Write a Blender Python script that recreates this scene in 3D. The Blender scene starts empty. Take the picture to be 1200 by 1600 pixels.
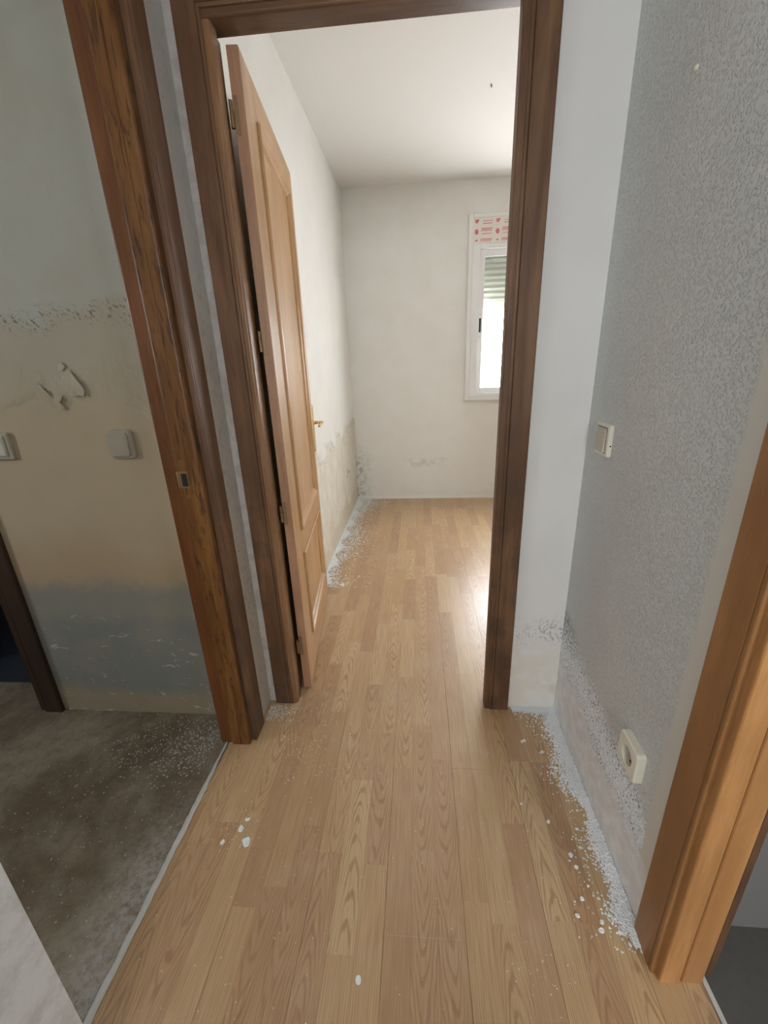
import bpy, bmesh, math, random
from mathutils import Vector, Matrix

random.seed(7)
scene = bpy.context.scene
COL = scene.collection

# ------------------------------------------------------------------ camera
cam_data = bpy.data.cameras.new('camera')
cam_data.sensor_fit = 'VERTICAL'
cam_data.sensor_height = 36.0
cam_data.lens = 661.566 / 1600.0 * 36.0
cam_data.clip_start = 0.02
cam = bpy.data.objects.new('camera', cam_data)
COL.objects.link(cam)
_r = Vector((0.99649594, 0.07579753, -0.03536349))
_u = Vector((0.00777179, 0.33706141, 0.94145059))
_f = Vector((-0.08327929, 0.93842652, -0.33529124))
_m = Matrix((_r, _u, -_f)).transposed().to_4x4()
_m.translation = Vector((0, 0, 1.275))
cam.matrix_world = _m
scene.camera = cam

# ------------------------------------------------------------------ sky, daylight portals, exposure
world = bpy.data.worlds.new('overcast_sky')
scene.world = world
world.use_nodes = True
bg = world.node_tree.nodes['Background']
bg.inputs['Color'].default_value = (0.945, 0.975, 1.0, 1)
bg.inputs['Strength'].default_value = 30.0

scene.view_settings.view_transform = 'Standard'
scene.view_settings.look = 'None'
scene.view_settings.gamma = 1.0
scene.view_settings.use_curve_mapping = False
scene.view_settings.exposure = 0.0


def portal(name, loc, rot, sx, sy):
    """opening in a wall: guides the sky light into the room (a Cycles portal gives no light itself)"""
    d = bpy.data.lights.new(name, 'AREA')
    d.shape = 'RECTANGLE'
    d.size, d.size_y = sx, sy
    d.cycles.is_portal = True
    o = bpy.data.objects.new(name, d)
    o.location = loc
    o.rotation_euler = rot
    COL.objects.link(o)


H90 = math.pi / 2
CEIL = 2.565
XL, XR = -0.605, 0.505            # corridor side walls
YB = 1.3175                       # corridor end wall (bedroom partition)
YB2 = 1.385
YF = 3.96                         # bedroom far wall
WIN = (0.408, 1.62, 0.916, 2.337)  # bedroom window x0 x1 z0 z1
portal('bedroom_window_daylight', ((WIN[0]+WIN[1])/2, YF+0.22, 1.62), (-H90, 0, 0), 1.3, 1.5)
portal('right_room_fill_opening', (2.1, -2.72, 1.55), (H90, 0, 0), 0.8, 0.9)  # unseen opening added in the right room, placed for its fill light
portal('corridor_end_fill_opening', (-0.05, -2.82, 1.7), (H90, 0, 0), 0.6, 0.72)  # unseen opening added behind the viewer, sized for corridor brightness
portal('left_room_fill_opening', (-3.12, 0.1, 1.7), (0, -H90, 0), 0.5, 0.44)  # unseen opening added to brighten the left room


# ------------------------------------------------------------------ node helpers
class NT:
    def __init__(s, name):
        s.mat = bpy.data.materials.new(name)
        s.mat.use_nodes = True
        s.t = s.mat.node_tree
        s.b = s.t.nodes['Principled BSDF']
        s._pos = None

    def link(s, a, sock):
        if isinstance(a, bpy.types.NodeSocket):
            s.t.links.new(a, sock)
        elif isinstance(a, (tuple, list)):
            v = list(a)
            n = len(sock.default_value)
            if n == 4 and len(v) == 3:
                v = v + [1.0]
            sock.default_value = v
        else:
            sock.default_value = a

    def node(s, typ, **attrs):
        n = s.t.nodes.new(typ)
        for k, v in attrs.items():
            setattr(n, k, v)
        return n

    def pos(s):
        if s._pos is None:
            g = s.node('ShaderNodeNewGeometry')
            sp = s.node('ShaderNodeSeparateXYZ')
            s.t.links.new(g.outputs['Position'], sp.inputs[0])
            s._pos = (g.outputs['Position'], sp.outputs[0], sp.outputs[1], sp.outputs[2])
        return s._pos

    def m(s, op, a, b=0.0, c=0.0, clamp=False):
        n = s.node('ShaderNodeMath', operation=op)
        n.use_clamp = clamp
        s.link(a, n.inputs[0]); s.link(b, n.inputs[1]); s.link(c, n.inputs[2])
        return n.outputs[0]

    def vec(s, x, y, z):
        n = s.node('ShaderNodeCombineXYZ')
        s.link(x, n.inputs[0]); s.link(y, n.inputs[1]); s.link(z, n.inputs[2])
        return n.outputs[0]

    def vm(s, op, a, b):
        n = s.node('ShaderNodeVectorMath', operation=op)
        s.link(a, n.inputs[0]); s.link(b, n.inputs[1])
        return n.outputs[0]

    def noise(s, v, scale, detail=3.0, rough=0.55, dist=0.0):
        n = s.node('ShaderNodeTexNoise')
        s.link(v, n.inputs['Vector']); n.inputs['Scale'].default_value = scale
        n.inputs['Detail'].default_value = detail; n.inputs['Roughness'].default_value = rough
        n.inputs['Distortion'].default_value = dist
        return n.outputs[0]

    def voro(s, v, scale, feature='F1'):
        n = s.node('ShaderNodeTexVoronoi', feature=feature)
        s.link(v, n.inputs['Vector']); n.inputs['Scale'].default_value = scale
        return n.outputs['Distance']

    def white(s, v):
        n = s.node('ShaderNodeTexWhiteNoise', noise_dimensions='3D')
        s.link(v, n.inputs['Vector'])
        return n.outputs['Value']

    def ss(s, x, a, b, lo=0.0, hi=1.0):
        """smoothstep from lo at a to hi at b"""
        n = s.node('ShaderNodeMapRange', interpolation_type='SMOOTHSTEP')
        s.link(x, n.inputs['Value'])
        if isinstance(a, (int, float)) and isinstance(b, (int, float)) and a > b:
            a, b, lo, hi = b, a, hi, lo
        s.link(a, n.inputs['From Min']); s.link(b, n.inputs['From Max'])
        s.link(lo, n.inputs['To Min']); s.link(hi, n.inputs['To Max'])
        return n.outputs[0]

    def mix(s, f, a, b, blend='MIX'):
        n = s.node('ShaderNodeMix', data_type='RGBA', blend_type=blend)
        s.link(f, n.inputs['Factor'])
        s.link(a, n.inputs['A'] if False else n.inputs[6]); s.link(b, n.inputs[7])
        return n.outputs[2]

    def bump(s, h, strength, dist):
        n = s.node('ShaderNodeBump')
        s.link(strength, n.inputs['Strength']); s.link(dist, n.inputs['Distance'])
        s.link(h, n.inputs['Height'])
        s.t.links.new(n.outputs[0], s.b.inputs['Normal'])

    def out(s, col, rough=0.6, metal=0.0, spec=0.5):
        s.link(col, s.b.inputs['Base Color']); s.link(rough, s.b.inputs['Roughness'])
        s.link(metal, s.b.inputs['Metallic'])
        s.b.inputs['Specular IOR Level'].default_value = spec
        return s.mat


def simple(name, col, rough=0.5, metal=0.0, spec=0.5, grain=0.0):
    t = NT(name)
    P = t.pos()[0]
    n = t.noise(P, 60, 2)
    c = t.mix(t.m('MULTIPLY', n, 0.25 + grain), col, tuple(x*0.72 for x in col))
    return t.out(c, rough, metal, spec)


# ------------------------------------------------------------------ materials
def mat_wood(name, dark, light, axis='Z', figure=0.35, streak=(0.05, 0.025, 0.01), rough=0.38, grime=0.0, thr=0.56):
    t = NT(name)
    P, x, y, z = t.pos()
    a = {'X': x, 'Y': y, 'Z': z}[axis]
    o = [c for k, c in (('X', x), ('Y', y), ('Z', z)) if k != axis]
    info = t.node('ShaderNodeObjectInfo').outputs['Random']
    off = t.m('MULTIPLY', info, 9.0)
    w = t.noise(t.vec(t.m('ADD', o[0], off), o[1], t.m('MULTIPLY', a, 0.10)), 26, 4, 0.6, 0.6)
    fine = t.noise(t.vec(o[0], o[1], t.m('MULTIPLY', a, 0.035)), 330, 3, 0.6)
    big = t.noise(t.vec(t.m('ADD', o[0], off), o[1], t.m('MULTIPLY', a, 0.35)), 7, 3, 0.5)
    c = t.mix(t.ss(w, 0.30, 0.70), dark, light)
    c = t.mix(t.ss(big, 0.35, 0.7), c, tuple((d*0.6+l*0.4)*0.8 for d, l in zip(dark, light)))
    st = t.noise(t.vec(t.m('ADD', o[0], off), t.m('ADD', o[1], 3.0), t.m('MULTIPLY', a, 0.16)), 75, 4, 0.65, 0.8)
    c = t.mix(t.m('MULTIPLY', t.ss(st, thr, thr+0.12), figure), c, streak)
    c = t.mix(t.m('MULTIPLY', t.ss(fine, 0.52, 0.75), 0.30), c, tuple(d*0.55 for d in dark))
    if grime > 0:
        g = t.noise(P, 9, 4, 0.6)
        gm = t.m('MULTIPLY', t.ss(g, 0.40, 0.66), t.ss(z, 1.7, 0.4))
        c = t.mix(t.m('MULTIPLY', gm, grime), c, (0.05, 0.035, 0.025))
    t.bump(t.m('ADD', fine, t.m('MULTIPLY', w, 0.6)), 0.18, 0.002)
    return t.out(c, rough, 0, 0.4)


M = {}
WD, WL = (0.115, 0.054, 0.026), (0.220, 0.116, 0.058)
M['wood_frame'] = mat_wood('varnished_brown_wood_vertical', WD, WL, 'Z', 0.30, rough=0.46, grime=0.55)
M['wood_jamb_lit'] = mat_wood('window_lit_jamb_wood', (0.22, 0.110, 0.050), (0.36, 0.200, 0.098), 'Z', 0.15, rough=0.35)  # frame wood lightened in colour where window light strikes the jamb
M['wood_frame_x'] = mat_wood('varnished_brown_wood_across', WD, WL, 'X', 0.3)
M['wood_frame_y'] = mat_wood('varnished_brown_wood_lengthwise', WD, WL, 'Y', 0.3)
M['wood_left'] = mat_wood('figured_orange_wood', (0.12, 0.046, 0.012), (0.24, 0.110, 0.030), 'Z', 0.75, (0.034, 0.014, 0.007), thr=0.515)
M['wood_left_dark'] = mat_wood('figured_red_wood', (0.12, 0.040, 0.012), (0.20, 0.080, 0.025), 'Z', 0.5, (0.05, 0.018, 0.008))
M['wood_right'] = mat_wood('lit_orange_wood', (0.36, 0.165, 0.055), (0.55, 0.285, 0.110), 'Z', 0.22, (0.22, 0.09, 0.03))  # right frame wood, lit side: brightness put into the colour
M['wood_right_face'] = mat_wood('shaded_orange_wood', (0.26, 0.120, 0.042), (0.38, 0.185, 0.070), 'Z', 0.25, (0.14, 0.06, 0.02))  # same wood on the shaded casing side, shade put into the colour
M['wood_door'] = mat_wood('honey_door_veneer_vertical', (0.50, 0.285, 0.130), (0.60, 0.370, 0.185), 'Z', 0.08, (0.30, 0.15, 0.06), 0.33)
M['wood_door_y'] = mat_wood('honey_door_veneer_across', (0.50, 0.285, 0.130), (0.60, 0.370, 0.185), 'Y', 0.08, (0.30, 0.15, 0.06), 0.33)
M['wood_door_edge'] = mat_wood('door_edge_lipping', (0.33, 0.175, 0.100), (0.45, 0.255, 0.150), 'Z', 0.2, (0.18, 0.08, 0.04), 0.45)
M['wood_dark'] = mat_wood('dark_stained_wood', (0.040, 0.022, 0.014), (0.085, 0.050, 0.032), 'Z', 0.3)
M['brass'] = simple('polished_brass', (0.80, 0.58, 0.25), 0.25, 1.0)
M['bronze'] = simple('dull_brass_hinge', (0.26, 0.165, 0.085), 0.5, 0.6)
M['hole'] = simple('black_recess', (0.008, 0.008, 0.009), 0.8)
M['pvc'] = simple('white_pvc', (0.86, 0.85, 0.81), 0.35)
M['alu'] = simple('white_lacquered_aluminium', (0.88, 0.88, 0.87), 0.3)
M['plastic'] = simple('ivory_plastic', (0.80, 0.78, 0.66), 0.35)
M['plastic_old'] = simple('painted_over_plastic', (0.50, 0.46, 0.36), 0.6, grain=0.5)
M['plastic_cream'] = simple('cream_plastic', (0.72, 0.70, 0.60), 0.4)
M['plastic_taupe'] = simple('beige_plastic_rocker', (0.56, 0.50, 0.40), 0.4)
M['well'] = simple('brown_shadowed_plastic', (0.11, 0.08, 0.06), 0.5)
M['shutter'] = simple('pale_green_shutter_slat', (0.50, 0.53, 0.44), 0.45)
M['shutter_bar'] = simple('cream_shutter_end_bar', (0.74, 0.76, 0.62), 0.4)
M['print'] = simple('red_print', (0.72, 0.17, 0.19), 0.5)
M['film'] = simple('cream_protective_film', (0.84, 0.81, 0.74), 0.3)
M['strip'] = simple('pale_grey_strip', (0.62, 0.62, 0.58), 0.5, grain=0.4)
M['flake'] = simple('white_plaster_flake', (0.86, 0.88, 0.88), 0.9)
M['crumb'] = simple('white_plaster_crumb', (0.90, 0.93, 0.95), 0.9, grain=-0.05)
M['crumb_dirty'] = simple('dirty_plaster_crumb', (0.60, 0.58, 0.52), 0.9, grain=0.5)


def mat_glass():
    t = NT('clear_glass')
    tr = t.node('ShaderNodeBsdfTransparent')
    gl = t.node('ShaderNodeBsdfGlossy')
    gl.inputs['Roughness'].default_value = 0.02
    mx = t.node('ShaderNodeMixShader')
    mx.inputs[0].default_value = 0.06
    t.t.links.new(tr.outputs[0], mx.inputs[1]); t.t.links.new(gl.outputs[0], mx.inputs[2])
    t.t.links.new(mx.outputs[0], t.t.nodes['Material Output'].inputs[0])
    return t.mat


M['glass'] = mat_glass()


def mat_laminate():
    t = NT('oak_laminate_three_strip')
    P, x, y, z = t.pos()
    sx = t.m('DIVIDE', t.m('ADD', x, 0.092 + 0.193*20), 0.193/3)
    idx = t.m('FLOOR', sx)
    r1 = t.white(t.vec(idx, 3.0, 7.0))
    ys = t.m('DIVIDE', t.m('ADD', y, t.m('MULTIPLY', r1, 3.0)), 0.43)
    seg = t.m('FLOOR', ys)
    rnd = t.white(t.vec(idx, seg, 1.0))
    rnd2 = t.white(t.vec(seg, idx, 5.0))
    tan_, pink, gold = (0.540, 0.360, 0.192), (0.462, 0.286, 0.154), (0.585, 0.412, 0.228)
    c = t.mix(t.ss(rnd, 0.10, 0.75), pink, tan_)
    c = t.mix(t.ss(rnd2, 0.50, 1.0), c, gold)
    # grain, different in each strip: nested cathedral arches or straight lines
    u = t.m('MULTIPLY', t.m('SUBTRACT', t.m('FRACT', sx), t.m('ADD', 0.3, t.m('MULTIPLY', rnd, 0.4))), 0.0643)
    sgn = t.m('SUBTRACT', t.m('MULTIPLY', t.m('GREATER_THAN', rnd2, 0.5), 2.0), 1.0)
    vl = t.m('ADD', y, t.m('MULTIPLY', rnd2, 5.0))
    wob = t.noise(t.vec(t.m('ADD', x, t.m('MULTIPLY', rnd, 17.0)), t.m('MULTIPLY', y, 0.16), rnd2), 34, 2, 0.5)
    uq = t.m('POWER', t.m('ABSOLUTE', t.m('DIVIDE', u, 0.0058)), 1.7)
    arch = t.m('ADD', t.m('MULTIPLY', vl, t.m('MULTIPLY', sgn, 105.0)), uq)
    line = t.m('MULTIPLY', u, 1250.0)
    sel = t.ss(t.white(t.vec(seg, 2.0, idx)), 0.34, 0.35)
    ph = t.m('ADD', t.m('MULTIPLY', arch, sel), t.m('MULTIPLY', line, t.m('SUBTRACT', 1.0, sel)))
    ring = t.m('SINE', t.m('ADD', ph, t.m('MULTIPLY', wob, 17.0)))
    brk = t.ss(t.noise(t.vec(t.m('ADD', x, rnd2), t.m('MULTIPLY', y, 0.10), 1.0), 40, 3, 0.6), 0.28, 0.58)
    c = t.mix(t.m('MULTIPLY', t.m('MULTIPLY', t.ss(ring, 0.0, 1.0), brk), t.m('ADD', 0.42, t.m('MULTIPLY', sel, 0.22))), c, (0.295, 0.155, 0.070))
    fine = t.noise(t.vec(t.m('ADD', x, rnd), t.m('MULTIPLY', y, 0.018), 0.0), 420, 2.5, 0.6)
    c = t.mix(t.m('MULTIPLY', t.ss(fine, 0.46, 0.68), 0.46), c, (0.300, 0.170, 0.088))
    c = t.mix(t.m('MULTIPLY', t.ss(fine, 0.46, 0.30), 0.28), c, (0.700, 0.530, 0.340))
    # printed strip joints
    fr = t.m('FRACT', sx)
    edge = t.m('MINIMUM', fr, t.m('SUBTRACT', 1.0, fr))
    c = t.mix(t.ss(edge, 0.025, 0.0, 0.0, 0.35), c, (0.20, 0.11, 0.055))
    # dull dust film in patches
    d = t.noise(P, 5.0, 5, 0.65)
    c = t.mix(t.ss(d, 0.45, 0.8, 0.0, 0.14), c, (0.66, 0.60, 0.53))
    rough = t.m('ADD', 0.32, t.m('MULTIPLY', t.ss(d, 0.35, 0.75), 0.06))
    t.bump(t.m('ADD', fine, t.noise(P, 14, 2)), 0.05, 0.002)
    return t.out(c, rough, 0, 0.8)


M['laminate'] = mat_laminate()


def mat_concrete():
    t = NT('bare_dusty_concrete')
    P, x, y, z = t.pos()
    n1 = t.noise(P, 3.2, 5, 0.6, 0.4)
    n2 = t.noise(P, 26, 5, 0.7)
    n3 = t.noise(P, 160, 3, 0.7)
    c = t.mix(t.ss(n1, 0.38, 0.64), (0.185, 0.140, 0.090), (0.34, 0.290, 0.215))
    c = t.mix(t.ss(n2, 0.40, 0.72, 0, 0.5), c, (0.125, 0.095, 0.062))
    c = t.mix(t.ss(n3, 0.58, 0.72, 0, 0.35), c, (0.50, 0.48, 0.44))
    # crushed plaster trodden in along the laminate edge
    g = t.m('MULTIPLY', t.ss(x, -0.90, -0.72), t.ss(t.noise(P, 70, 4, 0.7), 0.35, 0.62))
    c = t.mix(t.m('MULTIPLY', g, t.ss(y, 0.95, 0.65, 0.15, 0.75)), c, (0.43, 0.42, 0.41))
    t.bump(t.m('ADD', n2, t.m('MULTIPLY', n3, 0.7)), 0.5, 0.006)
    return t.out(c, 0.85, 0, 0.25)


M['concrete'] = mat_concrete()
M['floor_grey'] = simple('dimmed_grey_screed', (0.11, 0.105, 0.10), 0.8, grain=0.6)  # screed colour lowered to carry the right room's dimness
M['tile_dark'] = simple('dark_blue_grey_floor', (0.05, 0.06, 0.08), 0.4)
M['ceiling'] = simple('white_ceiling_paint', (0.82, 0.80, 0.77), 0.9, grain=-0.15)


def gotele(t, P, scale=1.0):
    """rough sprayed plaster relief"""
    a = t.noise(P, 165*scale, 1.5, 0.5, 0.0)
    b = t.noise(P, 330*scale, 2.0, 0.5)
    return t.m('ADD', t.ss(a, 0.48, 0.68), t.m('MULTIPLY', b, 0.45))


def mat_wall_right():
    t = NT('rough_white_plaster_with_damp_band')
    P, x, y, z = t.pos()
    n = t.noise(P, 9, 4, 0.6)
    nn = t.m('MULTIPLY', t.m('SUBTRACT', n, 0.5), 0.16)
    zz = t.m('ADD', z, nn)
    dy = t.m('SUBTRACT', y, 0.74)
    top = t.m('ADD', 0.285, t.m('MULTIPLY', dy, 0.17))
    low = t.m('ADD', 0.170, t.m('MULTIPLY', dy, 0.13))
    above = t.ss(t.m('SUBTRACT', zz, low), -0.015, 0.02)
    below = t.ss(t.m('SUBTRACT', zz, top), 0.05, -0.03)
    band = t.m('MULTIPLY', above, below)
    band = t.m('MULTIPLY', band, t.ss(y, 0.69, 0.75))
    lower = t.m('SUBTRACT', 1.0, above)
    smooth_strip = t.ss(y, 0.712, 0.694)           # trowelled smooth beside the door casing
    blot = t.noise(P, 2.2, 3, 0.5)
    c = t.mix(t.ss(blot, 0.35, 0.7), (0.60, 0.620, 0.605), (0.65, 0.672, 0.658))
    c = t.mix(smooth_strip, c, (0.64, 0.625, 0.565))
    # dusty residue low on the wall
    c = t.mix(lower, c, t.mix(t.ss(t.noise(P, 22, 4), 0.35, 0.7), (0.72, 0.715, 0.705), (0.83, 0.83, 0.83)))
    sp = t.noise(P, 150, 2, 0.6)
    salt = t.mix(t.ss(sp, 0.36, 0.50), (0.17, 0.165, 0.16), (0.86, 0.88, 0.90))
    c = t.mix(t.m('MULTIPLY', band, 0.80), c, salt)
    mould = t.m('MULTIPLY', t.ss(y, 1.12, 1.31), t.m('MULTIPLY', t.ss(t.m('SUBTRACT', zz, top), -0.10, 0.0), t.ss(t.m('SUBTRACT', zz, top), 0.07, 0.0)))
    c = t.mix(t.m('MULTIPLY', mould, t.ss(t.noise(P, 120, 3, 0.6), 0.36, 0.6)), c, (0.20, 0.20, 0.175))
    g = gotele(t, P)
    h = t.m('MULTIPLY', g, t.m('MULTIPLY', above, t.m('SUBTRACT', 1.0, smooth_strip)))
    h = t.m('ADD', h, t.m('MULTIPLY', band, t.m('MULTIPLY', sp, 3.0)))
    t.bump(h, 0.72, 0.0034)
    return t.out(c, 0.75, 0, 0.3)


def mat_wall_end():
    """white wall at the corridor end: smooth, mould specks and cream damp at the foot"""
    t = NT('white_paint_with_damp_foot')
    P, x, y, z = t.pos()
    n = t.noise(P, 14, 4, 0.65)
    zz = t.m('ADD', z, t.m('MULTIPLY', t.m('SUBTRACT', n, 0.5), 0.14))
    c = t.mix(t.ss(t.noise(P, 3, 2), 0.3, 0.7), (0.80, 0.80, 0.79), (0.84, 0.84, 0.83))
    cream = t.mix(t.ss(t.noise(P, 18, 4), 0.4, 0.65), (0.80, 0.775, 0.70), (0.84, 0.83, 0.80))
    c = t.mix(t.ss(zz, 0.33, 0.22), c, cream)
    c = t.mix(t.m('MULTIPLY', t.ss(zz, 0.13, 0.09, 0, 0.5), t.ss(t.noise(P, 9, 4), 0.42, 0.6)), c, (0.62, 0.53, 0.36))
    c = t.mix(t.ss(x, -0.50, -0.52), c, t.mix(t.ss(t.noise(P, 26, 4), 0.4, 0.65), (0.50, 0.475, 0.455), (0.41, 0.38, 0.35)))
    b = t.m('MULTIPLY', t.ss(zz, 0.27, 0.33), t.ss(zz, 0.42, 0.345))
    sp = t.ss(t.noise(t.vec(t.m('MULTIPLY', x, 1.6), y, z), 90, 4, 0.7), 0.50, 0.62)
    b = t.m('MULTIPLY', b, t.ss(x, 0.33, 0.45, 0.45, 1.0))
    c = t.mix(t.m('MULTIPLY', t.m('MULTIPLY', b, sp), 0.75), c, (0.30, 0.29, 0.27))
    t.bump(t.m('ADD', t.noise(P, 60, 3), t.m('MULTIPLY', t.m('MULTIPLY', b, sp), 1.5)), 0.12, 0.003)
    return t.out(c, 0.7, 0, 0.3)


def mat_wall_left_room():
    """damp-stained wall of the left room"""
    t = NT('damp_stained_plaster')
    P, x, y, z = t.pos()
    n = t.noise(P, 4.5, 5, 0.6, 0.3)
    n2 = t.noise(P, 30, 4, 0.65)
    w = t.m('MULTIPLY', t.m('SUBTRACT', n, 0.5), 0.34)
    zz = t.m('ADD', z, w)
    zl = t.m('ADD', z, t.m('MULTIPLY', t.m('SUBTRACT', n, 0.5), 0.14))
    hi = (0.56, 0.56, 0.49)
    c = t.mix(t.ss(zz, 1.47, 1.41), hi, (0.53, 0.49, 0.385))
    c = t.mix(t.ss(zz, 1.32, 1.12), c, (0.57, 0.475, 0.325))
    c = t.mix(t.ss(zz, 1.0, 0.86), c, (0.59, 0.49, 0.335))
    c = t.mix(t.ss(zz, 0.80, 0.62), c, (0.54, 0.415, 0.270))
    c = t.mix(t.ss(t.m('ADD', zl, t.m('MULTIPLY', t.m('SUBTRACT', n2, 0.5), 0.08)), 0.62, 0.53), c, (0.34, 0.335, 0.285))
    c = t.mix(t.ss(zl, 0.46, 0.40), c, (0.29, 0.30, 0.275))
    c = t.mix(t.ss(zl, 0.12, 0.06), c, (0.40, 0.345, 0.25))
    blot = t.ss(t.noise(P, 7, 4), 0.45, 0.7)
    c = t.mix(t.m('MULTIPLY', blot, 0.22), c, (0.50, 0.40, 0.28))
    # mould line along the tide mark
    tide = t.m('MULTIPLY', t.ss(zl, 1.375, 1.425), t.ss(zl, 1.475, 1.432))
    spot = t.ss(t.noise(t.vec(t.m('ADD', x, t.m('MULTIPLY', z, 0.7)), y, z), 75, 4, 0.7), 0.52, 0.64)
    c = t.mix(t.m('MULTIPLY', t.m('MULTIPLY', tide, spot), 0.92), c, (0.12, 0.105, 0.08))
    # white scuffs where the grey damp layer has been scraped
    sc = t.noise(t.vec(t.m('ADD', x, t.m('MULTIPLY', z, 0.35)), y, t.m('MULTIPLY', z, 2.6)), 20, 4, 0.6, 0.9)
    sc = t.m('MULTIPLY', t.ss(sc, 0.625, 0.69), t.ss(z, 0.50, 0.40))
    c = t.mix(t.m('MULTIPLY', sc, 0.85), c, (0.66, 0.63, 0.55))
    ed = t.m('MULTIPLY', t.ss(zz, 1.18, 1.23), t.ss(zz, 1.29, 1.24))
    h = t.m('ADD', t.m('MULTIPLY', n2, 0.5), t.m('MULTIPLY', ed, t.m('MULTIPLY', n2, 3.0)))
    h = t.m('ADD', h, t.m('MULTIPLY', t.ss(zl, 0.55, 0.60), 0.6))
    t.bump(h, 0.30, 0.006)
    return t.out(c, 0.8, 0, 0.25)


def mat_wall_corridor_left():
    t = NT('white_corridor_plaster')
    P, x, y, z = t.pos()
    n = t.noise(P, 8, 4, 0.6)
    zz = t.m('ADD', z, t.m('MULTIPLY', t.m('SUBTRACT', n, 0.5), 0.3))
    c = t.mix(t.ss(zz, 1.5, 1.3), (0.64, 0.635, 0.625), (0.57, 0.54, 0.50))
    c = t.mix(t.m('MULTIPLY', t.ss(zz, 0.75, 0.55), t.ss(y, 0.9, 1.1)), c, (0.56, 0.51, 0.44))
    sp = t.ss(t.noise(t.vec(x, y, t.m('MULTIPLY', z, 0.6)), 60, 4, 0.7), 0.54, 0.66)
    c = t.mix(t.m('MULTIPLY', t.m('MULTIPLY', t.m('MULTIPLY', sp, t.ss(y, 0.9, 1.1)), t.ss(z, 1.6, 1.4)), 0.5), c, (0.26, 0.24, 0.21))
    c = t.mix(t.ss(t.noise(P, 26, 3), 0.5, 0.75, 0, 0.35), c, (0.46, 0.44, 0.42))
    c = t.mix(t.ss(t.noise(P, 130, 3, 0.6), 0.56, 0.72, 0, 0.35), c, (0.45, 0.44, 0.43))
    c = t.mix(t.ss(y, 0.5, 0.4), c, t.mix(t.ss(t.noise(P, 24, 5, 0.65), 0.40, 0.66), (0.76, 0.775, 0.78), (0.62, 0.625, 0.625)))  # near end whitened in colour, standing in for light from the right room
    t.bump(t.noise(P, 70, 4), 0.5, 0.005)
    return t.out(c, 0.8, 0, 0.25)


def mat_wall_bedroom():
    t = NT('white_bedroom_paint')
    P, x, y, z = t.pos()
    n = t.noise(P, 5, 4, 0.6)
    zz = t.m('ADD', z, t.m('MULTIPLY', t.m('SUBTRACT', n, 0.5), 0.5))
    c = t.mix(t.ss(n, 0.3, 0.7), (0.80, 0.785, 0.74), (0.83, 0.815, 0.775))
    lw = t.ss(x, -0.58, -0.60)                      # left wall only
    st = t.m('MULTIPLY', t.ss(zz, 0.80, 0.66), lw)
    c = t.mix(t.m('MULTIPLY', st, 0.75), c, t.mix(t.ss(t.noise(P, 11, 4), 0.35, 0.65), (0.66, 0.60, 0.47), (0.74, 0.70, 0.60)))
    tide = t.m('MULTIPLY', t.m('MULTIPLY', t.ss(zz, 0.68, 0.73), t.ss(zz, 0.80, 0.74)), t.m('MULTIPLY', lw, t.ss(t.noise(P, 40, 4, 0.7), 0.45, 0.62)))
    c = t.mix(t.m('MULTIPLY', tide, 0.6), c, (0.36, 0.35, 0.30))
    c = t.mix(t.m('MULTIPLY', t.m('MULTIPLY', t.ss(zz, 0.22, 0.10), lw), 0.6), c, (0.60, 0.50, 0.36))
    # mould in the far left corner and a faint patch on the far wall
    cr = t.m('MULTIPLY', t.ss(x, -0.42, -0.58), t.m('MULTIPLY', t.ss(zz, 0.62, 0.30), t.ss(y, 3.80, 3.95)))
    c = t.mix(t.m('MULTIPLY', cr, t.ss(t.noise(P, 26, 5, 0.7), 0.44, 0.62, 0, 0.75)), c, (0.36, 0.36, 0.32))
    ft = t.m('MULTIPLY', t.m('MULTIPLY', t.ss(x, -0.25, -0.05), t.ss(x, 0.40, 0.15)), t.m('MULTIPLY', t.ss(z, 0.28, 0.36), t.ss(z, 0.42, 0.375)))
    c = t.mix(t.m('MULTIPLY', ft, t.ss(t.noise(P, 16, 4), 0.45, 0.7, 0, 0.5)), c, (0.50, 0.48, 0.44))
    c = t.mix(t.m('MULTIPLY', t.ss(t.m('ADD', z, t.m('MULTIPLY', t.noise(P, 30, 3), 0.03)), 0.050, 0.035), t.ss(y, 3.94, 3.955)), c, (0.86, 0.85, 0.82))
    t.bump(t.noise(P, 75, 3), 0.10, 0.003)
    return t.out(c, 0.8, 0, 0.25)


M['wall_right'] = mat_wall_right()
M['wall_end'] = mat_wall_end()
M['wall_left_room'] = mat_wall_left_room()
M['wall_left'] = mat_wall_corridor_left()
M['wall_bedroom'] = mat_wall_bedroom()
M['wall_plain'] = simple('plain_white_wall', (0.74, 0.73, 0.70), 0.85, grain=-0.15)
M['wall_dimmed'] = simple('dimmed_plain_wall', (0.17, 0.165, 0.16), 0.85)  # low wall colour carries the right room's lack of light


# ------------------------------------------------------------------ mesh helpers
def finish(bm, name, mat, parent=None, smooth=False):
    bmesh.ops.recalc_face_normals(bm, faces=bm.faces[:])
    me = bpy.data.meshes.new(name)
    bm.to_mesh(me); bm.free()
    if smooth:
        for p in me.polygons:
            p.use_smooth = True
    me.materials.append(mat)
    o = bpy.data.objects.new(name, me)
    COL.objects.link(o)
    if parent:
        o.parent = parent
    return o


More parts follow.
